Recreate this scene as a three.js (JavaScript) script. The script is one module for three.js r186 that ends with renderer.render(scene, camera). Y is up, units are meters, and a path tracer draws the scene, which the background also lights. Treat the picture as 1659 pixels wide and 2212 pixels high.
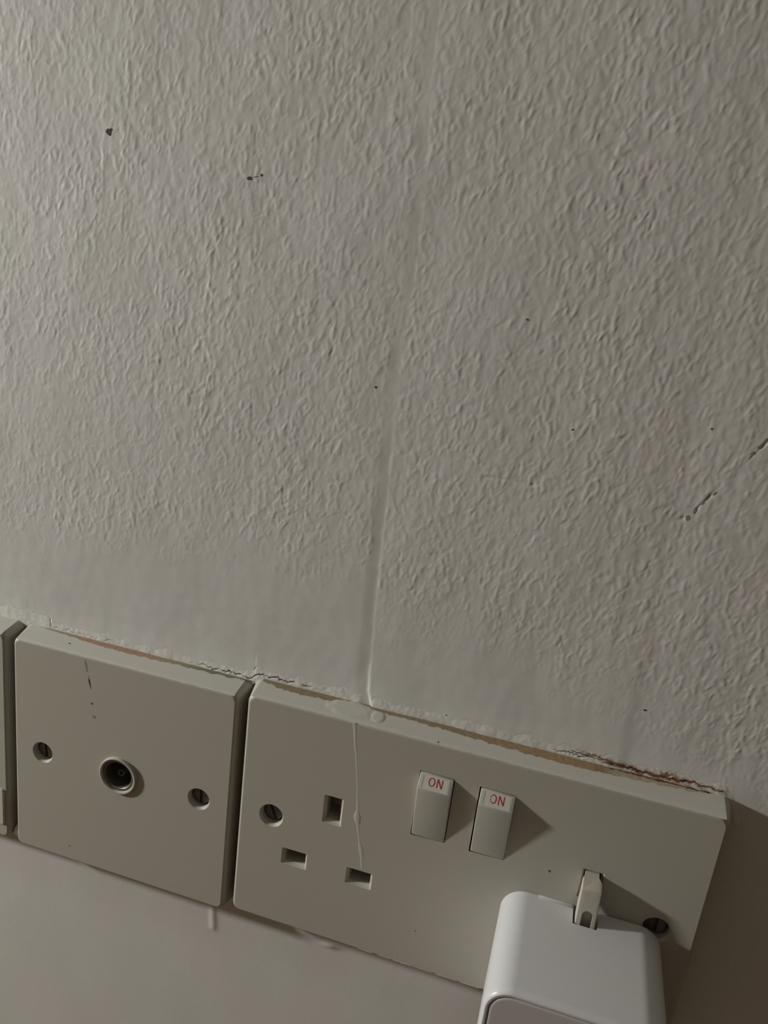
import * as THREE from 'three';
import { mergeGeometries, toCreasedNormals } from 'three/addons/utils/BufferGeometryUtils.js';
import { Brush, Evaluator, SUBTRACTION } from 'three-bvh-csg';

// ---------------------------------------------------------------- camera, light, exposure
const scene = new THREE.Scene();
scene.background = new THREE.Color(0x000000);
const renderer = new THREE.WebGLRenderer({ antialias: true });
renderer.toneMapping = THREE.LinearToneMapping;
renderer.toneMappingExposure = 0.1;
renderer.shadowMap.enabled = true;
renderer.shadowMap.type = THREE.PCFSoftShadowMap;

const MM = 0.001;
const HY = 0.45;                       // height of the socket row's centre line above the floor
const FOCAL = 1701.53;                 // in pixels of the 1659 x 2212 frame
const camera = new THREE.PerspectiveCamera(2 * Math.atan(1106 / FOCAL) * 180 / Math.PI, 1659 / 2212, 0.01, 20);
camera.position.set(13.7377 * MM, HY + 171.5331 * MM, 212.0661 * MM);
{
  const m = new THREE.Matrix4().makeBasis(
    new THREE.Vector3(0.9560184, 0.1183072, -0.2683881),
    new THREE.Vector3(-0.1876549, 0.9499692, -0.2496883),
    new THREE.Vector3(0.2254205, 0.2890709, 0.930389));
  camera.quaternion.setFromRotationMatrix(m);
}
camera.updateMatrixWorld(true);
scene.add(camera);

// the one lamp of the dim room: a small globe lamp close to the wall, left of the sockets
const LAMP = { x: -0.93, y: HY + 0.252, z: 0.247, radius: 0.032, candela: 23.8, color: new THREE.Color().setRGB(1.0, 0.99, 0.95) };

// ---------------------------------------------------------------- helpers
function mulberry(a) { return () => { a |= 0; a = a + 0x6D2B79F5 | 0; let t = Math.imul(a ^ a >>> 15, 1 | a); t = t + Math.imul(t ^ t >>> 7, 61 | t) ^ t; return ((t ^ t >>> 14) >>> 0) / 4294967296; }; }
const rnd = mulberry(4711);
const GX = new Float32Array(1024), GY = new Float32Array(1024), PM = new Uint16Array(2048);
{
  const a = []; for (let i = 0; i < 1024; i++) { a.push(i); const t = rnd() * Math.PI * 2; GX[i] = Math.cos(t); GY[i] = Math.sin(t); }
  for (let i = 1023; i > 0; i--) { const j = Math.floor(rnd() * (i + 1)); const t = a[i]; a[i] = a[j]; a[j] = t; }
  for (let i = 0; i < 2048; i++) PM[i] = a[i & 1023];
}
function noise(x, y) {                 // gradient noise, about -1 .. 1
  const xi = Math.floor(x), yi = Math.floor(y), fx = x - xi, fy = y - yi;
  const X = xi & 1023, Y = yi & 1023, X1 = (xi + 1) & 1023, Y1 = (yi + 1) & 1023;
  const u = fx * fx * fx * (fx * (fx * 6 - 15) + 10), v = fy * fy * fy * (fy * (fy * 6 - 15) + 10);
  const a = PM[PM[X] + Y], b = PM[PM[X1] + Y], c = PM[PM[X] + Y1], d = PM[PM[X1] + Y1];
  const n00 = GX[a] * fx + GY[a] * fy, n10 = GX[b] * (fx - 1) + GY[b] * fy, n01 = GX[c] * fx + GY[c] * (fy - 1), n11 = GX[d] * (fx - 1) + GY[d] * (fy - 1);
  return 1.5 * ((n00 + u * (n10 - n00)) * (1 - v) + (n01 + u * (n11 - n01)) * v);
}
const clamp = (x, a = 0, b = 1) => Math.min(b, Math.max(a, x));
const sstep = (a, b, x) => { const t = clamp((x - a) / (b - a)); return t * t * (3 - 2 * t); };
const lerp = (a, b, t) => a + (b - a) * t;
function table(pts, x) {               // piecewise linear
  if (x <= pts[0][0]) return pts[0][1];
  for (let i = 1; i < pts.length; i++) if (x <= pts[i][0]) return lerp(pts[i - 1][1], pts[i][1], (x - pts[i - 1][0]) / (pts[i][0] - pts[i - 1][0]));
  return pts[pts.length - 1][1];
}
const taken = {};
function numbered(n) { const k = taken[n] = (taken[n] ?? -1) + 1; return k ? n + '_' + String(k).padStart(3, '0') : n; }
function mesh(name, geo, mat, parent) {
  const m = new THREE.Mesh(geo, mat); m.name = parent ? name : numbered(name); m.castShadow = true; m.receiveShadow = true; (parent ?? scene).add(m); return m;
}
function thing(name, label, category, [x, y, z], group) {
  const o = new THREE.Group(); o.name = numbered(name); o.position.set(x * MM, HY + y * MM, z * MM); o.userData = { label, category }; if (group) o.userData.group = group; scene.add(o); return o;
}
function structure(o, label, category) { o.userData = { kind: 'structure', label, category }; return o; }
const std = (r, g, b, roughness, extra = {}) => new THREE.MeshPhysicalMaterial({ color: new THREE.Color().setRGB(r, g, b), roughness, metalness: 0, ...extra });

// rounded rectangle contour, counter-clockwise seen from +z
function contour(hw, hh, r, seg = 6, cx = 0, cy = 0) {
  const p = [];
  for (const [sx, sy, a0] of [[1, 1, 0], [-1, 1, 90], [-1, -1, 180], [1, -1, 270]])
    for (let i = 0; i <= seg; i++) { const a = (a0 + 90 * i / seg) * Math.PI / 180; p.push([cx + sx * (hw - r) + r * Math.cos(a), cy + sy * (hh - r) + r * Math.sin(a)]); }
  return p;
}
// solid through contours of equal length; levels: [[points, z], ...] in mm
function loft(levels, capA = true, capB = true) {
  const pos = [], idx = [], n = levels[0][0].length;
  for (const [pts, z] of levels) for (const [x, y] of pts) pos.push(x * MM, y * MM, z * MM);
  for (let l = 0; l + 1 < levels.length; l++) for (let i = 0; i < n; i++) { const j = (i + 1) % n, a = l * n + i, b = l * n + j, c = a + n, d = b + n; idx.push(a, b, d, a, d, c); }
  const centre = (l) => { let sx = 0, sy = 0; for (const [x, y] of levels[l][0]) { sx += x; sy += y; } pos.push(sx / n * MM, sy / n * MM, levels[l][1] * MM); return pos.length / 3 - 1; };
  if (capA) { const c = centre(0); for (let i = 0; i < n; i++) idx.push(c, (i + 1) % n, i); }
  if (capB) { const b = (levels.length - 1) * n, c = centre(levels.length - 1); for (let i = 0; i < n; i++) idx.push(c, b + i, b + (i + 1) % n); }
  const g = new THREE.BufferGeometry(); g.setAttribute('position', new THREE.Float32BufferAttribute(pos, 3)); g.setIndex(idx); g.computeVertexNormals(); return g;
}
const evaluator = new Evaluator(); evaluator.attributes = ['position', 'normal']; evaluator.useGroups = false;
function cut(geo, ...tools) {
  let b = new Brush(geo); b.updateMatrixWorld();
  for (const t of tools) { const k = new Brush(t); k.updateMatrixWorld(); b = evaluator.evaluate(b, k, SUBTRACTION); }
  return b.geometry;
}
// the crease test snaps positions to hundredths of a unit, so it runs on the shape blown up to hundredths of a millimetre
const crease = (g, deg = 32) => toCreasedNormals((g.index ? g.toNonIndexed() : g).scale(1e5, 1e5, 1e5), deg * Math.PI / 180).scale(1e-5, 1e-5, 1e-5);
// tapered hole tools: mouth size wider than the hole below it
function slotTool(cx, cy, w, h, mouth, mouthDepth, zTop, zBottom, r = 0.25) {
  return loft([[contour(w / 2, h / 2, r, 2, cx, cy), zBottom], [contour(w / 2, h / 2, r, 2, cx, cy), zTop - mouthDepth], [contour(w / 2 + mouth, h / 2 + mouth, r + 0.1, 2, cx, cy), zTop], [contour(w / 2 + mouth, h / 2 + mouth, r + 0.1, 2, cx, cy), zTop + 2]]);
}
function circle(r, cx, cy, n = 40) { const p = []; for (let i = 0; i < n; i++) { const a = i / n * Math.PI * 2; p.push([cx + r * Math.cos(a), cy + r * Math.sin(a)]); } return p; }
function holeTool(cx, cy, r, mouth, mouthDepth, zTop, zBottom) {
  return loft([[circle(r, cx, cy), zBottom], [circle(r, cx, cy), zTop - mouthDepth], [circle(r + mouth, cx, cy), zTop], [circle(r + mouth, cx, cy), zTop + 2]]);
}
const box = (x0, x1, y0, y1, z0, z1) => new THREE.BoxGeometry((x1 - x0) * MM, (y1 - y0) * MM, (z1 - z0) * MM).translate((x0 + x1) / 2 * MM, (y0 + y1) / 2 * MM, (z0 + z1) / 2 * MM).toNonIndexed();

// ---------------------------------------------------------------- materials
const M = {
  wall: new THREE.MeshPhysicalMaterial({ vertexColors: true, roughness: 0.55, specularIntensity: 0.5 }),
  crust: new THREE.MeshPhysicalMaterial({ vertexColors: true, roughness: 0.8, specularIntensity: 0.3 }),
  plate: std(0.465, 0.448, 0.388, 0.42, { specularIntensity: 0.6 }),
  plateOld: std(0.46, 0.45, 0.40, 0.42, { specularIntensity: 0.6 }),
  rocker: std(0.48, 0.475, 0.42, 0.38, { specularIntensity: 0.6 }),
  charger: std(0.66, 0.67, 0.68, 0.3, { specularIntensity: 0.8 }),
  chargerPanel: std(0.60, 0.585, 0.58, 0.35),
  tab: std(0.50, 0.48, 0.41, 0.5),
  screw: std(0.17, 0.175, 0.16, 0.42, { metalness: 0.5 }),
  paint: std(0.56, 0.555, 0.505, 0.5),  // dried paint marks, and the paler strips on the plates
  dark: std(0.03, 0.028, 0.02, 0.6),
  shutter: std(0.17, 0.16, 0.10, 0.6),
  brass: std(0.45, 0.28, 0.13, 0.4, { metalness: 0.8 }),
  red: std(0.42, 0.035, 0.02, 0.5),
  scuff: std(0.12, 0.11, 0.09, 0.8),
  speck: std(0.11, 0.07, 0.04, 0.8),
  barrel: std(0.17, 0.168, 0.135, 0.45, { metalness: 0.5 }),
};

// ---------------------------------------------------------------- the painted wall
const TV = [-116.4, -1.97], OLD = [-203.2, -1.6];
const topOf = (X) => X < -159.4 ? OLD[1] + 43 : X < -73.2 ? TV[1] + 43 : 43;      // top edge of the plates where they meet the wall
const seamX = [[40, -33.4], [44, -34.6], [48, -36], [59, -36.25], [77, -36.7], [102, -37.2], [136, -38], [160, -37.8], [178, -37.1], [210, -38.4], [221, -39.2], [300, -41]];
const bandX = [[45, 43.8], [96, 42.1], [118, 40.9], [146, 39.3], [300, 34]];
function roughness(X, Y) {             // 0 smooth brushed paint .. 1 full roller stipple
  const edge = table([[-260, 62], [-165, 66], [-120, 76], [-60, 80], [-38, 80], [-36, 70], [-16, 66], [12, 66], [32, 60], [55, 48], [80, 36], [140, 30]], X) + 7 * noise(X / 14, Y / 18) + 4 * noise(X / 5, Y / 7 + 9);
  let a = sstep(edge - 7, edge + 20, Y);
  a *= 0.8 + 0.35 * noise(X / 28 + 3, Y / 33);
  a *= lerp(0.8, 1, sstep(-170, -110, X));
  const t = X - table(seamX, Y) - 0.25 * noise(Y / 6, 3.3);
  a *= 1 - lerp(0.85, 0.6, sstep(110, 150, Y)) * sstep(-3.6, -2.4, t) * (1 - sstep(-0.2, 0.3, t));
  return a * lerp(0.04, 1, sstep(0, 38, Y));
}
function stipple(X, Y) {               // uneven lumps left by the roller: flat ground, steep-sided lumps and short ridges
  const wx = X + 0.5 * noise(X / 2.6, Y / 3.2 + 50), wy = Y + 0.9 * noise(X / 2.6 + 70, Y / 3.2);
  const dens = sstep(-0.45, 0.5, noise(X / 5.5 + 5, Y / 7 + 15)), dens2 = sstep(-0.4, 0.5, noise(X / 4 + 55, Y / 5 + 65));
  const a = noise(wx / 1.25, wy / 2.5), b = noise(wx / 0.75 + 31, wy / 1.3 + 7), c = noise(wx / 2.7 + 11, wy / 4.4 + 23);
  const ridge = Math.pow(clamp(1 - 2.6 * Math.abs(noise(wx / 2.0 + 90, wy / 4.6 + 40))), 1.5);
  return 0.10 * sstep(-0.12, 0.42, a) * lerp(0.35, 1.1, dens) + 0.045 * sstep(-0.1, 0.5, b) * lerp(0.3, 1.2, dens2) + 0.075 * c + 0.07 * ridge * dens2;
}
const crustWidth = (X) => 3.2 + 1.4 * noise(X / 6, 17) + 0.8 * noise(X / 1.6, 33) + (X < -150 ? 1.5 : 0);
function wallHeight(X, Y) {            // mm in front of the plane of the wall
  const r = roughness(X, Y);
  let h = 0.87 * r * stipple(X, Y);
  const up = sstep(-30, 38, Y);
  h += lerp(0.6, 1, up) * 0.16 * noise(X / 26, Y / 34) + lerp(0.2, 1, up) * 0.05 * noise(X / 9, Y / 16);
  h += (1 - r) * lerp(0.3, 1, up) * (0.012 * noise(X / 22, Y / 0.9) + 0.02 * noise(X / 12 + 8, Y / 3) + 0.03 * noise(X / 4, Y / 6));
  // the joint in the lining paper: it dips to a line and steps up again
  const t = X - table(seamX, Y) - 0.25 * noise(Y / 6, 3.3), k = lerp(0.8 + 0.2 * noise(Y / 9, 5), 0.18 + 0.5 * noise(Y / 9, 8), sstep(95, 140, Y));
  if (Y > 38) h -= 0.24 * clamp(k, 0.05, 1) * sstep(-4.6, -0.2, t) * (1 - 0.3 * sstep(-0.1, 0.6, t) - 0.7 * sstep(0, 11, t));
  if (Y > 38 && Y < 62) h += 0.35 * (1 - sstep(44, 62, Y)) * sstep(-0.1, 0.8, t) * (1 - sstep(1, 22, t));
  // a second, fainter joint
  const s = X - table(bandX, Y) - 0.5 * noise(Y / 7, 13.3);
  if (Y > 43) h -= 0.11 * (0.5 + 0.6 * (1 - sstep(70, 130, Y))) * sstep(-4, 0, s) * (1 - sstep(0.2, 9, s));
  // torn line running up to the right of it, and a hairline crack
  const u = clamp((X - 43) / 15), ly = 119.5 + 24 * u + 1.2 * noise(X / 2.2, 44);
  if (X > 41 && X < 60) h -= 0.28 * Math.exp(-Math.pow((Y - ly) / 0.55, 2)) * clamp(0.35 + noise(X / 1.6, 71)) * (u > 0.32 && u < 0.7 ? 0.25 : 1);
  if (X > -12 && X < 5) h -= 0.16 * Math.exp(-Math.pow((Y - 121.4 - 0.4 * noise(X / 3, 2)) / 0.4, 2)) * sstep(-12, -10, X) * sstep(5, 3, X);
  // thick brushed paint gathered along the top of the plates, thin below them
  const d = Y - topOf(X);
  const along = 1 - sstep(68, 84, X);
  h += 0.3 * along * sstep(-6, -1, d) * (1 - sstep(0, 9, d));
  // paint runs and lumps under the plates
  if (Y < -40) {
    h += 0.9 * along * (1 - sstep(-44, -40, Y)) * (1 - sstep(0, 30, -43 - Y));
    h += 0.3 * Math.exp(-Math.pow((X + 81.9 - (Y + 58) * -0.06) / 1.3, 2)) * sstep(-64, -61, Y);
    h += 0.7 * Math.exp(-Math.pow((X + 47) / 8, 2) - Math.pow((Y + 49.5 + 0.12 * (X + 47)) / 1.5, 2));
    h += 0.6 * Math.exp(-Math.pow((X + 37.5) / 3, 2) - Math.pow((Y + 52) / 1.1, 2));
  }
  return h;
}
const WALLC = [0.675, 0.675, 0.635];
function wallColour(X, Y, out) {       // patchy old emulsion: pinkish and greenish coats at one lightness
  const m = sstep(-0.35, 0.35, noise(X / 34 + 2, Y / 40 + 6) + 0.5 * noise(X / 12, Y / 15) + 0.2 * noise(X / 4, Y / 5));
  const g = 0.02 * noise(X / 1.3 + 17, Y / 1.9);
  out[0] = WALLC[0] * (0.995 + 0.015 * m + g); out[1] = WALLC[1] * (1.002 - 0.008 * m + g); out[2] = WALLC[2] * (0.985 + 0.035 * m + g);
}
{
  const axis = (list) => { const a = []; for (const [p, q, step] of list) { const n = Math.max(1, Math.round((q - p) / step)); for (let i = 0; i < n; i++) a.push(p + (q - p) * i / n); } a.push(list[list.length - 1][1]); return a; };
  const xs = axis([[-1900, -420, 370], [-420, -260, 20], [-260, -200, 1.4], [-200, 150, 0.37], [150, 200, 1.2], [200, 400, 20], [400, 1700, 325]]);
  const ys = axis([[-450, -260, 95], [-260, -155, 5], [-155, 34, 0.9], [34, 246, 0.38], [246, 330, 1.6], [330, 450, 20], [450, 1950, 375]]);
  const nx = xs.length, ny = ys.length, pos = new Float32Array(nx * ny * 3), col = new Float32Array(nx * ny * 3), c = [0, 0, 0];
  for (let j = 0, k = 0; j < ny; j++) for (let i = 0; i < nx; i++, k += 3) {
    const X = xs[i], Y = ys[j], f = sstep(-420, -250, X) * (1 - sstep(195, 400, X)) * sstep(-260, -180, Y) * (1 - sstep(325, 450, Y));
    pos[k] = X * MM; pos[k + 1] = Y * MM; let h = f > 0 ? f * wallHeight(X, Y) : 0;
    if (X > -181.5 && X < 70 && Y > 39 && Y < 50) { const d = Y - topOf(X), w = crustWidth(X); h -= 1.0 * (1 - sstep(w - 1.3, w - 0.4, d)); }   // bare under the crust laid over it
    pos[k + 2] = h * MM;
    wallColour(X, Y, c); col[k] = c[0]; col[k + 1] = c[1]; col[k + 2] = c[2];
  }
  const idx = new Uint32Array((nx - 1) * (ny - 1) * 6);
  for (let j = 0, k = 0; j + 1 < ny; j++) for (let i = 0; i + 1 < nx; i++) { const a = j * nx + i; idx[k++] = a; idx[k++] = a + 1; idx[k++] = a + nx + 1; idx[k++] = a; idx[k++] = a + nx + 1; idx[k++] = a + nx; }
  const g = new THREE.BufferGeometry(); g.setAttribute('position', new THREE.BufferAttribute(pos, 3)); g.setAttribute('color', new THREE.BufferAttribute(col, 3)); g.setIndex(new THREE.BufferAttribute(idx, 1)); g.computeVertexNormals();
  const core = new THREE.BoxGeometry(3.6, 2.4, 0.1).translate(-0.1, 0.75, -0.054); core.deleteAttribute('uv');
  const cc = new Float32Array(core.attributes.position.count * 3); for (let i = 0; i < cc.length; i++) cc[i] = WALLC[i % 3]; core.setAttribute('color', new THREE.BufferAttribute(cc, 3));
  var wall = structure(mesh('wall_back', mergeGeometries([g, core]), M.wall), 'cream painted wall with roller stipple and a vertical paper joint', 'wall');
  wall.position.y = HY;
}
// rest of the room, behind and beside the camera
{
  const roomWall = std(0.34, 0.28, 0.215, 0.9), oak = std(0.16, 0.10, 0.06, 0.6), white = std(0.80, 0.76, 0.69, 0.9);
  const slab = (name, sx, sy, sz, x, y, z, m, label, cat) => structure(mesh(name, new THREE.BoxGeometry(sx, sy, sz).translate(x, y, z), m), label, cat);
  slab('floor', 3.8, 0.1, 3.2, -0.1, -0.05, 1.45, oak, 'brown wooden floor of the dim room', 'floor');
  slab('ceiling', 3.8, 0.1, 3.2, -0.1, 2.45, 1.45, white, 'plain white ceiling of the dim room', 'ceiling');
  slab('wall_left', 0.1, 2.4, 3, -1.95, 1.2, 1.5, roomWall, 'plain cream side wall beyond the lamp', 'wall');
  slab('wall_right', 0.1, 2.4, 3, 1.75, 1.2, 1.5, roomWall, 'plain cream side wall facing the lamp', 'wall');
  slab('wall_front', 3.6, 2.4, 0.1, -0.1, 1.2, 2.95, roomWall, 'plain cream wall opposite the sockets', 'wall');
}
// the lamp
{
  const o = thing('floor_lamp', 'low floor lamp with small glowing globe beside the wall', 'lamp', [LAMP.x * 1000, -450, LAMP.z * 1000]);
  const metal = std(0.1, 0.095, 0.09, 0.4, { metalness: 0.8 }), H = LAMP.y, r = LAMP.radius;
  mesh('base', new THREE.LatheGeometry([[0, 0], [0.11, 0], [0.115, 0.006], [0.11, 0.014], [0.02, 0.022], [0, 0.024]].map(a => new THREE.Vector2(...a)), 48), metal, o);
  mesh('pole', new THREE.CylinderGeometry(0.008, 0.008, H - r - 0.04, 20).translate(0, (H - r - 0.04) / 2 + 0.02, 0), metal, o);
  mesh('holder', new THREE.CylinderGeometry(0.014, 0.018, 0.03, 24).translate(0, H - r - 0.012, 0), metal, o);
  mesh('globe', new THREE.SphereGeometry(r, 40, 28).translate(0, H, 0), new THREE.MeshStandardMaterial({ color: 0xffffff, roughness: 0.4, emissive: LAMP.color.clone(), emissiveIntensity: 8 }), o);
  const l = new THREE.PointLight(LAMP.color, LAMP.candela, 0, 2); l.position.set(0, H, 0); l.castShadow = true; l.shadow.radius = r / 0.02; l.shadow.camera.near = 0.06; l.shadow.mapSize.set(2048, 2048); l.name = 'lamp_light'; o.add(l);
}

// ---------------------------------------------------------------- socket plates
// front face half sizes fw, fh at z = 9; the sides slope out to 43 mm half height at the wall
function plateBody(fw, fh, rc) {
  const L = (d, z) => [contour(fw + d, fh + d, rc + d * 0.3, 8), z];
  return loft([L(2.4, -4), L(2.4, 0), L(1.08, 7.35), L(1.05, 7.5), L(0.93, 8.05), L(0.66, 8.55), L(0.33, 8.88), L(0, 9), L(-0.12, 9)]);
}
const sideDrop = (z) => -2.4 + Math.max(0, 2.4 - 0.18 * z);   // how far the sloping side has come in at height z
function addScrew(parent, cx, cy, deg, z = 6.9) {
  const head = loft([[circle(3.15, 0, 0), -3], [circle(3.3, 0, 0), -0.5], [circle(3.0, 0, 0), 0], [circle(1.6, 0, 0), 0.22]]);
  const g = crease(cut(head, box(-0.5, 0.5, -5, 5, -0.75, 2)), 35);
  const s = mesh('screw', g, M.screw, parent); s.position.set(cx * MM, cy * MM, z * MM); s.rotation.z = deg * Math.PI / 180; s.userData.label = 'dull steel slotted screw sunk in its hole'; return s;
}
function patch(parent, name, pts, mat, z, thick = 0.05) {            // small flat irregular mark with a thickness, lying on a front face
  const s = new THREE.Shape(pts.map(([x, y]) => new THREE.Vector2(x * MM, y * MM)));
  return mesh(name, new THREE.ExtrudeGeometry(s, { depth: thick * MM, bevelEnabled: false, curveSegments: 4 }).translate(0, 0, z * MM), mat, parent);
}
function blot(cx, cy, rx, ry, n = 11, seed = 1) { const r = mulberry(seed), p = []; for (let i = 0; i < n; i++) { const a = i / n * Math.PI * 2, k = 0.7 + 0.5 * r(); p.push([cx + rx * k * Math.cos(a), cy + ry * k * Math.sin(a)]); } return p; }
// paler strip laid over the sloping top side as far as the front edge
function topStrip(parent, fw, fh) {
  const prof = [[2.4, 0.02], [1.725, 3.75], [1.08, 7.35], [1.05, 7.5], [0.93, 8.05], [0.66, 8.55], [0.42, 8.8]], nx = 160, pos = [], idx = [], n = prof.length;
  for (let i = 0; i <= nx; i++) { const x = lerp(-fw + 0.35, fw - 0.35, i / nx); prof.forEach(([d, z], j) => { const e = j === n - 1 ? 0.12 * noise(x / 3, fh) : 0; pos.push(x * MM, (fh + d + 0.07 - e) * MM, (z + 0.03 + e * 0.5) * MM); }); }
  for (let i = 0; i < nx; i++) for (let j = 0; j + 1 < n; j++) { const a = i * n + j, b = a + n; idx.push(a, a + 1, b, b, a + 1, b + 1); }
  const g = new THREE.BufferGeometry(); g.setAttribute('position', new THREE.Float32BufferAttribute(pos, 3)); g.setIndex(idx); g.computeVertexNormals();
  mesh('top_strip', g, M.paint, parent).userData.label = 'pale strip along the sloping top side';
}
// brown sealant left on the sloping top side: grid along x and z with an irregular outline
function residue(parent, fh, x0, x1, extent, colour) {
  const st = 0.22, nx = Math.round((x1 - x0) / st), nz = 26, dz = 0.19, pos = [], col = [], id = new Map(), idx = [];
  const ox = parent.position.x / MM;
  const yTop = (z) => fh + (z <= 7.5 ? 2.4 - 0.18 * z : 1.05 - 0.2 * (z - 7.5));
  const inside = (x, z) => { const [a, b] = extent(x); return z >= a && z <= b; };
  const vert = (i, j) => {
    const key = i * 64 + j; if (id.has(key)) return id.get(key);
    const x = x0 + i * st, z = 0.1 + j * dz, n = noise((x + ox) / 1.2, z / 0.8), c = colour(x, z, n);
    pos.push(x * MM, (yTop(z) + 0.12 + 0.03 * n) * MM, z * MM); col.push(...c); id.set(key, pos.length / 3 - 1); return pos.length / 3 - 1;
  };
  for (let i = 0; i < nx; i++) for (let j = 0; j < nz; j++) {
    const x = x0 + (i + 0.5) * st, z = 0.1 + (j + 0.5) * dz; if (!inside(x, z)) continue;
    const a = vert(i, j), b = vert(i + 1, j), c = vert(i + 1, j + 1), d = vert(i, j + 1); idx.push(a, c, b, a, d, c);
  }
  const g = new THREE.BufferGeometry(); g.setAttribute('position', new THREE.Float32BufferAttribute(pos, 3)); g.setAttribute('color', new THREE.Float32BufferAttribute(col, 3)); g.setIndex(idx); g.computeVertexNormals();
  const m = mesh('sealant_residue', g, M.crust, parent); m.userData.label = 'streak of brown old sealant along the top edge'; return m;
}

// --- plate with the aerial socket
{
  const o = thing('aerial_socket', 'square cream wall plate with one round aerial socket and two screws', 'socket plate', [TV[0], TV[1], 0]);
  const FW = 40.6, FH = 40.9;
  const body = cut(plateBody(FW, FH, 2), holeTool(-30.15, 0, 3.5, 0.55, 0.8, 9, 3), holeTool(30.15, 0, 3.5, 0.55, 0.8, 9, 3), holeTool(0, 0, 6.3, 0.05, 0.1, 9, -6));
  mesh('plate', crease(body), M.plate, o);
  topStrip(o, FW, FH);
  addScrew(o, -30.15, 0, 4); addScrew(o, 30.15, 0, 2);
  const pr = (list, n = 56) => new THREE.LatheGeometry(list.map(([r, z]) => new THREE.Vector2(r * MM, z * MM)), n).rotateX(Math.PI / 2);
  const ring = mesh('socket_ring', crease(pr([[6.0, 3], [7.0, 3], [7.0, 9.5], [6.92, 9.8], [6.7, 9.95], [6.4, 9.95], [6.15, 9.8], [6.0, 9.4], [6.0, 3]])), M.rocker, o); ring.userData.label = 'raised cream ring around the aerial socket';
  const bar = mesh('metal_barrel', crease(pr([[4.85, -6], [5.95, -6], [5.95, 9.1], [5.75, 9.25], [5.1, 9.2], [4.9, 9.0], [4.85, -6]])), M.barrel, o); bar.userData.label = 'dark metal barrel inside the aerial socket';
  mesh('insulator', pr([[0, -6], [4.85, -6], [4.85, -5], [0, -5]], 32), M.insulator ??= std(0.20, 0.17, 0.12, 0.6), bar);
  const pin = mesh('centre_contact', crease(pr([[0.0, 1], [0.75, 1], [0.75, 7.4], [0.9, 7.7], [1.15, 7.7], [1.25, 7.4], [1.25, -5], [0, -5]], 28)), M.barrel, bar); pin.userData.label = 'small tubular centre contact';
  // grey dashes and specks on the face
  for (const [ax, ay, bx, by, w] of [[-129.9, 38.6, -129.1, 34.2, 0.75], [-128.7, 33.0, -127.6, 28.3, 0.55], [-128.4, 31.8, -127.5, 28.0, 0.5]]) {
    const x0 = ax - TV[0], y0 = ay - TV[1], x1 = bx - TV[0], y1 = by - TV[1], n = 7, l = [], r = [];
    for (let i = 0; i <= n; i++) { const t = i / n, k = w * 0.5 * (0.6 + 0.5 * Math.sin(Math.PI * t)) * (1 + 0.5 * noise(t * 5, ax)); l.push([lerp(x0, x1, t) - k, lerp(y0, y1, t)]); r.unshift([lerp(x0, x1, t) + k, lerp(y0, y1, t)]); }
    patch(o, 'grey_dash', [...r.reverse().reverse(), ...l].reverse(), M.scuff2 ??= std(0.27, 0.255, 0.215, 0.8), 8.98, 0.04);
  }
  patch(o, 'speck', blot(-127.1 - TV[0], 22.8 - TV[1], 0.5, 0.5, 9, 3), M.scuff, 8.98);
  patch(o, 'speck', blot(-126.3 - TV[0], 18.0 - TV[1], 0.75, 0.6, 9, 5), M.scuff2, 8.98);
  patch(o, 'speck', blot(-135.6 - TV[0], -37.6 - TV[1], 0.6, 0.4, 9, 7), M.scuff2, 8.98);
  const dot = mesh('speck', new THREE.SphereGeometry(0.28 * MM, 10, 8), M.speck, o); dot.position.set((-138.8 - TV[0]) * MM, (FH + 1.5) * MM, 5.1 * MM);
  residue(o, FH, -41, 42, (x) => {
    const n = 0.5 * noise(x / 3, 4) + 0.25 * noise(x / 0.9, 8), t = table([[-41, 0], [-34, 1.0], [-27, 1.4], [-20, 2.1], [-8, 2.7], [5, 2.6], [14, 2.1], [24, 2.0], [34, 1.7], [42, 1.2]], x);
    return [0, t > 0.15 ? t + n * Math.min(1, t) : -1];
  }, (x, z, n) => {
    const k = sstep(-30, -18, x) * (1 - sstep(4, 18, x)), d = sstep(14, 26, x);
    return [lerp(0.33, 0.38, k) * (1 - 0.35 * d) * (1 + 0.12 * n), lerp(0.275, 0.255, k) * (1 - 0.25 * d) * (1 + 0.12 * n), lerp(0.19, 0.18, k) * (1 - 0.2 * d) * (1 + 0.12 * n)];
  });
}

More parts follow.
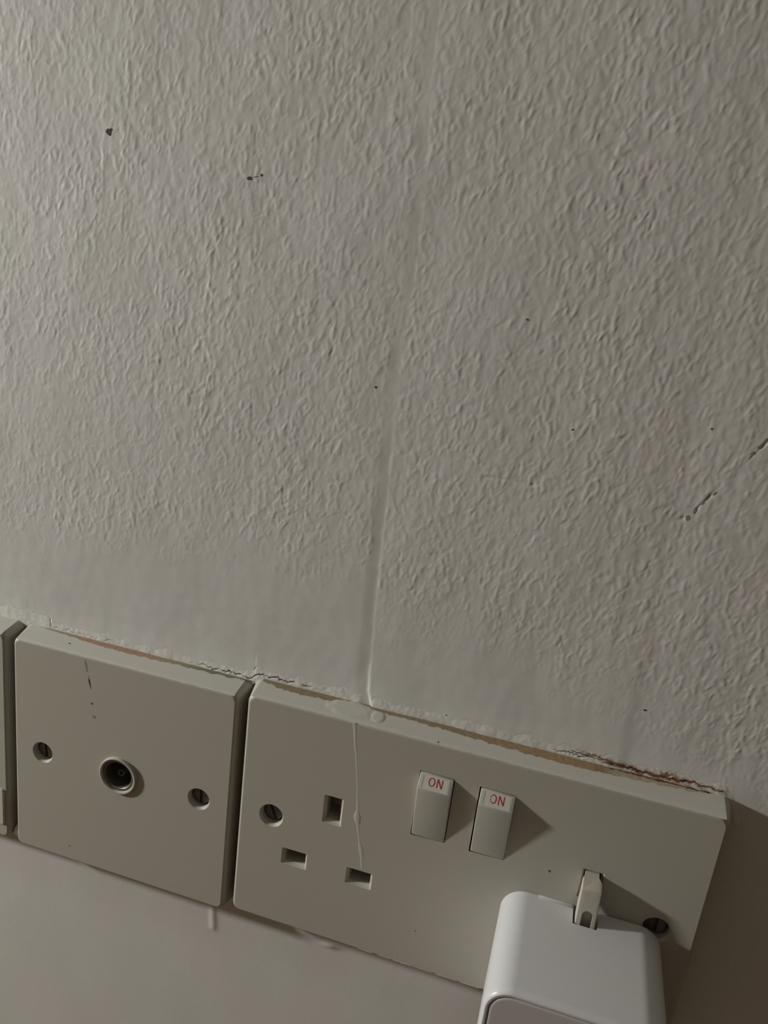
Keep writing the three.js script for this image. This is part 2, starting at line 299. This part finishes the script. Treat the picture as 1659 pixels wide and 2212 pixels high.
// --- twin switched socket
{
  const o = thing('double_socket', 'wide cream twin power socket with two switches and a charger plugged in', 'socket', [0, 0, 0]);
  const FW = 70.6, FH = 40.6, tools = [];
  for (const sx of [-1, 1]) tools.push(holeTool(sx * 60.3, 0, 3.6, 0.6, 0.9, 9, 2.5));
  for (const ex of [-40, 40]) {
    tools.push(slotTool(ex, 8.45, 4.7, 8.5, 0.85, 1.3, 9, -3));
    for (const s of [-1, 1]) tools.push(slotTool(ex + s * 11.11, -13.75, 7.1, 4.5, 0.85, 1.3, 9, 0.3));
  }
  const rock = [[-9.2, 0], [9.05, 0.22]];                            // centre of each switch, its shift to one side
  for (const [cx] of rock) tools.push(slotTool(cx, 19.65, 10.75, 23.1, 0.02, 0.05, 9, 2, 0.3));
  mesh('plate', crease(cut(plateBody(FW, FH, 2.4), ...tools)), M.plate, o);
  topStrip(o, FW, FH);
  addScrew(o, -60.3, 0, 24, 6.7); addScrew(o, 60.3, 0, 0, 6.7);
  for (const s of [-1, 1]) {                                         // shutters behind the live and neutral slots of the free socket
    const g = loft([[contour(4.2, 3.0, 0.2, 2), 0.4], [contour(4.2, 3.0, 0.2, 2), 1.6], [contour(3.4, 1.2, 0.2, 2), 2.2]]);
    const m = mesh('shutter', crease(g), M.shutter, o); m.position.set((-40 + s * 11.11) * MM, -13.75 * MM, 0); m.userData.label = 'dark olive shutter inside the slot';
  }
  mesh('earth_contact', box(-38.9, -38.2, 4.4, 11.5, -1, 4.6), M.brass, o).userData.label = 'brass earth contact deep in the slot';

  // rocker switches: a wedge whose ridge stands proud, pressed in at the bottom
  const profile = [[-11.35, 3], [-11.35, 8.75], [-11.1, 9.05], [7.0, 12.05], [7.45, 12.0], [11.15, 9.3], [11.3, 9.0], [11.3, 3]];
  rock.forEach(([cx, shift], i) => {
    const sh = new THREE.Shape(profile.map(([y, z]) => new THREE.Vector2(z * MM, y * MM)).reverse());
    const g0 = new THREE.ExtrudeGeometry(sh, { depth: 9.5 * MM, bevelEnabled: true, bevelThickness: 0.36 * MM, bevelSize: 0.3 * MM, bevelOffset: -0.3 * MM, bevelSegments: 3 });
    g0.translate(0, 0, -4.75 * MM).rotateY(-Math.PI / 2).scale(1, 1, 1);     // (z, y, x) -> (x, y, z)
    const r = mesh('rocker_switch', crease(g0, 25), M.rocker, o); r.position.set((cx + shift) * MM, 19.65 * MM, 0); r.userData.label = i ? 'cream rocker switch with a worn red ON' : 'cream rocker switch with a clear red ON';
    // lettering on the upper slope
    const slope = Math.atan2(12.0 - 9.3, 11.15 - 7.45), mid = [9.3, (12.0 + 9.3) / 2 + 0.02];
    const put = (s) => { const m = mesh('letter', new THREE.ExtrudeGeometry(s, { depth: 0.05 * MM, bevelEnabled: false, curveSegments: 24 }), M.red, r); m.scale.set(0.9, 0.86, 1); m.rotation.x = -slope; m.position.set(0, (mid[0] + 0.3) * MM, (mid[1] - 0.19) * MM); return m; };
    const arc = (a0, a1) => { const s = new THREE.Shape(), n = 26, P = []; for (let k = 0; k <= n; k++) { const a = lerp(a0, a1, k / n); P.push([-1.28 + 1.08 * Math.cos(a), 1.5 * Math.sin(a)]); } for (let k = n; k >= 0; k--) { const a = lerp(a0, a1, k / n); P.push([-1.28 + 0.76 * Math.cos(a), 1.17 * Math.sin(a)]); } P.forEach(([x, y], q) => q ? s.lineTo(x * MM, y * MM) : s.moveTo(x * MM, y * MM)); return s; };
    const ltr = [];
    if (i) { ltr.push(arc(-2.1, 2.25)); ltr.push(arc(2.55, 2.85)); ltr.push(arc(3.2, 3.45)); ltr.push(arc(3.75, 3.95)); }
    else { ltr.push(arc(0, Math.PI)); ltr.push(arc(Math.PI, 2 * Math.PI)); }
    const N = new THREE.Shape(); [[0.38, -1.5], [0.38, 1.5], [0.76, 1.5], [1.98, -0.85], [1.98, 1.5], [2.3, 1.5], [2.3, -1.5], [1.92, -1.5], [0.70, 0.85], [0.70, -1.5]].forEach(([x, y], q) => q ? N.lineTo(x * MM, y * MM) : N.moveTo(x * MM, y * MM));
    ltr.push(N); ltr.forEach(put);
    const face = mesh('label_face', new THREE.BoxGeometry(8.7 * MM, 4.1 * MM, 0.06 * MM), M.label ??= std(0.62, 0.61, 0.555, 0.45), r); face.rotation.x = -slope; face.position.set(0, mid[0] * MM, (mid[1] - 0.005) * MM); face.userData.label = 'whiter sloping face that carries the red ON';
    // low raised strips at both ends of the lettered slope
    for (const s of [-1, 1]) { const m = mesh('end_strip', new THREE.BoxGeometry(0.5 * MM, 3.9 * MM, 0.05 * MM), M.rocker, r); m.rotation.x = -slope; m.position.set(s * 3.95 * MM, mid[0] * MM, (mid[1] + 0.03) * MM); }
  });

  // paint run down the face, with a bead part way
  {
    const path = [[-36.4, 41.3], [-35.9, 38], [-35.4, 34], [-34.3, 28], [-33.2, 21], [-32.5, 15], [-32.0, 10.2], [-31.9, 8.2], [-31.3, 5.6], [-30.4, 1], [-29.2, -3.5], [-28.7, -6.4], [-28.2, -9.6]];
    const wid = [[41, 0.6], [30, 0.42], [18, 0.36], [11, 0.5], [9.3, 1.15], [7.6, 1.1], [6, 0.5], [0, 0.42], [-3, 0.85], [-4.4, 0.7], [-6, 0.45], [-9.6, 0.5]].reverse();
    const pos = [], idx = [], n = 150, k = 8;
    for (let i = 0; i <= n; i++) {
      const t = i / n * (path.length - 1), a = Math.min(path.length - 2, Math.floor(t)), f = t - a, x = lerp(path[a][0], path[a + 1][0], f) + 0.12 * noise(i / 9, 6), y = lerp(path[a][1], path[a + 1][1], f), w = table(wid, y) * (1 + 0.12 * noise(i / 5, 2));
      for (let j = 0; j <= k; j++) { const u = j / k * Math.PI; pos.push((x - w * Math.cos(u)) * MM, y * MM, (8.97 + 0.15 * w * Math.sin(u)) * MM); }
    }
    for (let i = 0; i < n; i++) for (let j = 0; j < k; j++) { const a = i * (k + 1) + j, b = a + k + 1; idx.push(a, b, a + 1, a + 1, b, b + 1); }
    const g = new THREE.BufferGeometry(); g.setAttribute('position', new THREE.Float32BufferAttribute(pos, 3)); g.setIndex(idx); g.computeVertexNormals();
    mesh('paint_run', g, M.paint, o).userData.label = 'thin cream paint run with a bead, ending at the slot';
  }
  // pool of paint lying on the sloping top side
  {
    const pos = [], idx = [], nx = 90, nz = 40, id = new Map(), yT = (z) => FH + (z <= 7.5 ? 2.4 - 0.18 * z : Math.max(0, 1.05 - 0.5 * (z - 7.5)));
    const hgt = (x, z) => { const e1 = 1 - Math.hypot((x + 39.5) / 9.5, (z - 4.2) / 4.6), e2 = 1 - Math.hypot((x + 30.5) / 2.9, (z - 4.4) / 3.1); return Math.max(e1, e2) + 0.06 * noise(x / 2, z / 2); };
    const v = (i, j) => { const q = i * 100 + j; if (id.has(q)) return id.get(q); const x = -50 + 24 * i / nx, z = 0.1 + 8.2 * j / nz, h = hgt(x, z); pos.push(x * MM, (yT(z) + 0.26 * sstep(0, 0.5, h) + 0.03) * MM, z * MM); id.set(q, pos.length / 3 - 1); return pos.length / 3 - 1; };
    for (let i = 0; i < nx; i++) for (let j = 0; j < nz; j++) { const x = -50 + 24 * (i + 0.5) / nx, z = 0.1 + 8.2 * (j + 0.5) / nz; if (hgt(x, z) < -0.02) continue; const a = v(i, j), b = v(i + 1, j), c = v(i + 1, j + 1), d = v(i, j + 1); idx.push(a, c, b, a, d, c); }
    const g = new THREE.BufferGeometry(); g.setAttribute('position', new THREE.Float32BufferAttribute(pos, 3)); g.setIndex(idx); g.computeVertexNormals();
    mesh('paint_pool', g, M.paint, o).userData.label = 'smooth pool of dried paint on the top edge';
  }
  {
    const rr = mulberry(61);  // short pale flecks along the bottom front edge
    for (let x = -26; x < 14;) { const len = 2 + 5 * rr(), P = []; for (let k = 0; k <= 6; k++) P.push(new THREE.Vector3((x + len * k / 6) * MM, (-FH - 0.32 - 0.12 * rr()) * MM, (8.82 + 0.06 * rr()) * MM)); mesh('edge_fleck', new THREE.TubeGeometry(new THREE.CatmullRomCurve3(P), 12, (0.1 + 0.1 * rr()) * MM, 6, false), M.paint, o); x += len + 0.3 + 2.2 * rr(); }
  }
  patch(o, 'speck', blot(27.9, 9.3, 0.36, 0.42, 9, 11), M.speck, 8.98);
  patch(o, 'speck', blot(-8.3, -26.9, 0.3, 0.3, 9, 13), M.scuff, 8.98);
  const dot = mesh('speck', new THREE.SphereGeometry(0.35 * MM, 10, 8), M.scuff, o); dot.position.set(-10.7 * MM, (FH + 0.75) * MM, 8.1 * MM);
  residue(o, FH, -70, 72, (x) => {
    const n = 0.6 * noise(x / 2.6, 24) + 0.3 * noise(x / 0.8, 18), t = table([[-70, 1.5], [-64, 3.0], [-56, 3.2], [-47, 2.8], [-44, 1.8], [-30, 2.0], [-20, 2.1], [-8, 2.6], [5, 3.3], [20, 3.8], [32, 3.8], [38, 3.3], [50, 2.6], [60, 1.8], [66, 0.8], [70, 0]], x);
    return [0, t > 0.1 ? t + n * Math.min(1, 0.6 * t) : -1];
  }, (x, z, n) => {
    const red = sstep(33, 41, x), gold = sstep(-2, 16, x) * (1 - red), k = 1 + 0.15 * n, zd = red * sstep(0.7, 1.6, z + 0.4 * n);
    const r = lerp(lerp(0.29, 0.34, gold), lerp(0.13, 0.42, zd), red), gg = lerp(lerp(0.225, 0.24, gold), lerp(0.05, 0.37, zd), red), b = lerp(lerp(0.145, 0.14, gold), lerp(0.022, 0.27, zd), red);
    return [r * k, gg * k, b * k];
  });
}

// --- plate cut by the edge of the picture
{
  const o = thing('blank_socket_plate', 'cream wall plate with a pale raised panel, left of the aerial socket', 'socket plate', [OLD[0], OLD[1], 0]);
  mesh('plate', crease(plateBody(41.0, 40.7, 2)), M.plateOld, o); topStrip(o, 41, 40.7);
  const p = loft([[contour(20, 7.6, 0.8, 4), 8.9], [contour(20, 7.6, 0.8, 4), 9.5], [contour(19.7, 7.3, 0.6, 4), 9.7], [contour(19.6, 7.2, 0.55, 4), 9.7]]);
  const m = mesh('panel', crease(p), std(0.62, 0.61, 0.545, 0.4), o); m.position.set((-162.9 - 20 - OLD[0]) * MM, (-29.8 - OLD[1]) * MM, 0); m.userData.label = 'pale raised rectangular panel';
}

// --- charger in the right-hand socket
{
  const o = thing('usb_charger', 'white plastic charger block with rounded corners plugged into the twin socket', 'charger', [39.5, -23.2, 9.05]);
  const HW = 23.5, HH = 23.4, R = 7.6, L = (d, z) => [contour(HW - d, HH - d, R - d, 14), z];
  const shell = loft([L(0.25, 0), L(0, 0.3), L(0, 0.4), L(0, 35.3), L(0, 35.6), L(0.12, 36.4), L(0.4, 37.0), L(0.8, 37.35), L(1.2, 37.4), L(1.6, 37.3), L(1.75, 36.6), L(2.3, 36.55)]);
  mesh('body', crease(cut(shell, box(-2.85, 4.15, HH - 5, HH + 2, -1, 7.3)), 28), M.charger, o);
  const pl = loft([L(1.95, 36.0), L(1.95, 37.0), L(2.1, 37.25), L(2.5, 37.35), L(2.62, 37.35)]);
  mesh('front_panel', crease(pl, 28), M.chargerPanel, o).userData.label = 'smooth grey white front panel set in a groove';
  // seam of the sliding pin carrier on top, near the wall plate
  mesh('seam_cover', crease(loft([[contour(5.0, 0.06, 0.03, 2, -8.1, HH), 0.05], [contour(5.0, 0.06, 0.03, 2, -8.1, HH), 1.6]])), M.charger, o);
  // earth pin with its arm that comes out of the body
  const prof = new THREE.Shape([[13.0 + 23.2, -4], [13.0 + 23.2, 0.2], [10.9 + 23.2, 4.85], [10.3 + 23.2, 5.15], [HH - 2.5, 7.1], [HH - 2.5, 3.2], [4.4 + 23.2, 1.4], [4.4 + 23.2, -4]].map(([y, z]) => new THREE.Vector2(z * MM, y * MM)));
  const arm = new THREE.ExtrudeGeometry(prof, { depth: 4.9 * MM, bevelEnabled: true, bevelThickness: 0.4 * MM, bevelSize: 0.35 * MM, bevelOffset: -0.35 * MM, bevelSegments: 3 }).translate(0, 0, -2.45 * MM).rotateY(-Math.PI / 2).translate(0.6 * MM, 0, 0);
  arm.deleteAttribute('uv');
  // narrower neck where it enters the slot; arched opening at the foot of the arm
  const neck = (s) => { const sh = new THREE.Shape([[s * 1.95, -6], [s * 1.95, 1.0], [s * 3.2, 2.9], [s * 5, 2.9], [s * 5, -6]].map(([x, z]) => new THREE.Vector2(x * MM, -z * MM))); const g = new THREE.ExtrudeGeometry(sh, { depth: 60 * MM, bevelEnabled: false }).rotateX(-Math.PI / 2).translate(0.3 * MM, 0, 0); g.deleteAttribute('uv'); return g; };
  const arch = new THREE.Shape(); arch.moveTo(-1.5 * MM, 15 * MM); arch.lineTo(1.5 * MM, 15 * MM); arch.lineTo(1.5 * MM, 26.3 * MM); arch.absarc(0, 26.3 * MM, 1.5 * MM, 0, Math.PI); arch.lineTo(-1.5 * MM, 15 * MM);
  const archG = new THREE.ExtrudeGeometry(arch, { depth: 6 * MM, bevelEnabled: false, curveSegments: 10 }).translate(0.75 * MM, 0, 4.6 * MM); archG.deleteAttribute('uv');
  mesh('earth_pin', crease(cut(arm, neck(-1), neck(1), archG), 25), M.tab, o).userData.label = 'beige plastic earth pin arm reaching up into the slot';
}

// ---------------------------------------------------------------- crusty paint along the plates, chips and specks in the wall
{
  const x0 = -182, x1 = 76, st = 0.26, nx = Math.round((x1 - x0) / st), nv = 40, dv = 0.22, pos = [], col = [], idx = [];
  for (let i = 0; i <= nx; i++) for (let j = 0; j <= nv; j++) {
    const X = x0 + i * st, d = -1.6 + j * dv;
    const corner = X > 69 ? 0.35 * (X - 69) * (X - 69) * 0.5 : 0;
    let base = topOf(X); for (const e of [-159.4, -73.2]) if (Math.abs(X - e) < 1.2) base = lerp(topOf(e - 1), topOf(e + 1), (X - e + 1.2) / 2.4);
    const Y = base + d - corner;
    const n1 = noise(X / 1.7, d / 1.3 + 40), n2 = noise(X / 0.7, d / 0.6 + 80), n3 = noise(X / 6, 17);
    const wdt = crustWidth(X);
    const seamGap = sstep(0.6, 2.6, Math.abs(X + 36 - 0.3 * d));    // the joint leaves a bare, smooth gap
    let h = wallHeight(X, Y) + (0.22 + 0.1 * n3) * (1 - sstep(0.2, wdt, d)) * lerp(0.5, 1, seamGap) + (0.04 * n1 + 0.025 * n2) * (1 - sstep(wdt * 0.3, wdt * 0.9, d)) * seamGap - 0.12 * sstep(wdt - 0.4, wdt + 1.2, d);
    let r = 0.70, g = 0.70, b = 0.66;
    const soil = 0.06 * n1 + 0.05 * n2; r *= 1 + soil; g *= 1 + soil; b *= 1 + soil;
    // fissure between the crust and the plates
    const crackY = 1.15 + 0.75 * noise(X / 3.2, 61) + 0.35 * noise(X / 0.9, 62);
    const crackOn = Math.max(sstep(-100, -84, X) * (1 - sstep(-58, -50, X)), 0.3 * sstep(-152, -146, X) * (1 - sstep(-128, -120, X)), 0.8 * sstep(20, 26, X) * (1 - sstep(30, 34, X))) * sstep(-0.5, 0.1, noise(X / 4, 63));
    const ck = crackOn * Math.exp(-Math.pow((d - crackY) / 0.2, 2)); h -= 0.5 * ck; r = lerp(r, 0.10, ck); g = lerp(g, 0.085, ck); b = lerp(b, 0.06, ck);
    // rusty split at the right
    const rustOn = sstep(27, 36, X) * (1 - sstep(69, 72, X)), ry = table([[27, 2.7], [34, 2.2], [42, 1.2], [50, 0.8], [56, 0.9], [60, 1.5], [70, 1.2]], X) + 0.45 * noise(X / 2.1, 93) + 0.2 * noise(X / 0.7, 95), rw = table([[27, 0.2], [36, 0.3], [42, 0.45], [54, 0.5], [60, 0.3], [72, 0.18]], X);
    const rk = rustOn * Math.exp(-Math.pow((d - ry) / rw, 2)); h -= 0.3 * rk;
    const stain = rustOn * Math.exp(-Math.pow((d - ry) / (rw * 2.2 + 0.25), 2)) * sstep(-0.5, 0.25, n1 + 0.5 * n2); r = lerp(r, 0.36, stain); g = lerp(g, 0.245, stain); b = lerp(b, 0.15, stain);
    r = lerp(r, 0.15, rk); g = lerp(g, 0.055, rk); b = lerp(b, 0.022, rk);
    const halo = rustOn * Math.exp(-Math.pow((d - ry - 0.2) / (rw * 1.6), 2)) * sstep(-0.05, 0.5, n2 + 0.4 * n1) * (1 - rk); r = lerp(r, 0.30, 0.9 * halo); g = lerp(g, 0.13, 0.9 * halo); b = lerp(b, 0.06, 0.9 * halo);
    const blob = Math.exp(-Math.pow((X - 55.3) / 2.6, 2) - Math.pow((d - 2.1 + 0.28 * (X - 55)) / 1.3, 2)) * sstep(-0.6, 0.15, n1 + 0.6 * n2); r = lerp(r, 0.25, 0.95 * blob); g = lerp(g, 0.07, 0.95 * blob); b = lerp(b, 0.02, 0.95 * blob); h -= 0.15 * blob;
    
    pos.push(X * MM, Y * MM, h * MM); col.push(r, g, b);
  }
  for (let i = 0; i < nx; i++) for (let j = 0; j < nv; j++) { const a = i * (nv + 1) + j, b = a + nv + 1; idx.push(a, b, b + 1, a, b + 1, a + 1); }
  const g = new THREE.BufferGeometry(); g.setAttribute('position', new THREE.Float32BufferAttribute(pos, 3)); g.setAttribute('color', new THREE.Float32BufferAttribute(col, 3)); g.setIndex(idx); g.computeVertexNormals();
  mesh('paint_crust', g, M.crust, wall).userData.label = 'crusty white paint line above the plates, cracked and rusty at one end';

  // chips and dirt specks on the wall
  const chipM = std(0.075, 0.06, 0.045, 0.85), greyM = std(0.30, 0.285, 0.245, 0.85), rustM = std(0.12, 0.04, 0.018, 0.85);
  const chip = (X, Y, rx, ry, mat, seed, turn = 0) => { const p = blot(0, 0, rx, ry, 12, seed), c = Math.cos(turn), s = Math.sin(turn); return patch(wall, 'paint_chip', p.map(([x, y]) => [X + c * x - s * y, Y + s * x + c * y]), mat, wallHeight(X, Y) - 0.02, 0.1); };
  chip(-130.3, 199.9, 0.75, 1.0, chipM, 21, 0.4); chip(-129.5, 200.5, 0.4, 0.5, chipM, 22);
  chip(-86.5, 191.5, 0.75, 0.5, chipM, 23); chip(-83.1, 192.6, 0.4, 0.35, chipM, 24); chip(-84.8, 192.0, 0.7, 0.16, greyM, 25, 0.25);
  chip(-44.4, 140.9, 0.28, 0.34, chipM, 26); chip(-6.2, 164.3, 0.28, 0.24, chipM, 27); chip(10.3, 138, 0.28, 0.2, chipM, 28); chip(44, 143.8, 0.22, 0.3, chipM, 29); chip(44.4, 63.2, 0.4, 0.3, chipM, 30);
  chip(43.4, 120.0, 0.55, 0.8, greyM, 31, 0.4); chip(44.7, 122.2, 0.38, 0.75, greyM, 32); for (const [x, y, s] of [[46.2, 124.6, 33], [47.2, 126.0, 34], [48.4, 127.6, 35], [54.7, 139.4, 36], [55.8, 141.3, 37], [56.9, 143.2, 38]]) chip(x, y, 0.28, 0.6, greyM, s, -0.6);
  chip(-10.6, 46.2, 0.3, 0.25, greyM, 40); chip(58.6, 44.2, 0.8, 0.45, chipM, 41, -0.3);
  // paint bridging the foot of the gap between two plates
  const web = mesh('paint_bridge', new THREE.SphereGeometry(1, 18, 12), M.paint, wall); web.scale.set(1.3 * MM, 2.6 * MM, 1.8 * MM); web.position.set(-159.3 * MM, -40.6 * MM, 6.3 * MM);
  // curled flakes of lifting paint along the rusty split
  const flakeM = std(0.62, 0.58, 0.50, 0.7);
  const rf = mulberry(99);
  for (const [X, d, len, ang, m] of [[57.2, 0.9, 3.6, -0.32, flakeM], [44, 0.9, 3.0, -0.25, flakeM], [36, 1.6, 3.2, -0.1, flakeM], [50, 0.7, 2.6, -0.3, flakeM], [63, 0.6, 3.4, -0.28, flakeM], [31, 2.4, 2.6, -0.1, rustM], [38, 1.7, 3.4, 0.02, rustM], [41.5, 2.0, 2.2, -0.5, rustM], [28.5, 2.6, 2.4, -0.12, rustM]]) {
    const n = 10, P = []; for (let i = 0; i <= n; i++) { const t = i / n - 0.5; P.push(new THREE.Vector3((X + t * len * Math.cos(ang)) * MM, (topOf(X) + d + t * len * Math.sin(ang) + 0.15 * (rf() - 0.5)) * MM, (1.15 + 0.35 * Math.cos(t * 3)) * MM)); }
    mesh('paint_flake', new THREE.TubeGeometry(new THREE.CatmullRomCurve3(P), 20, (m === rustM ? 0.13 : 0.12) * MM, 5, false), m, wall);
  }
}

renderer.render(scene, camera);
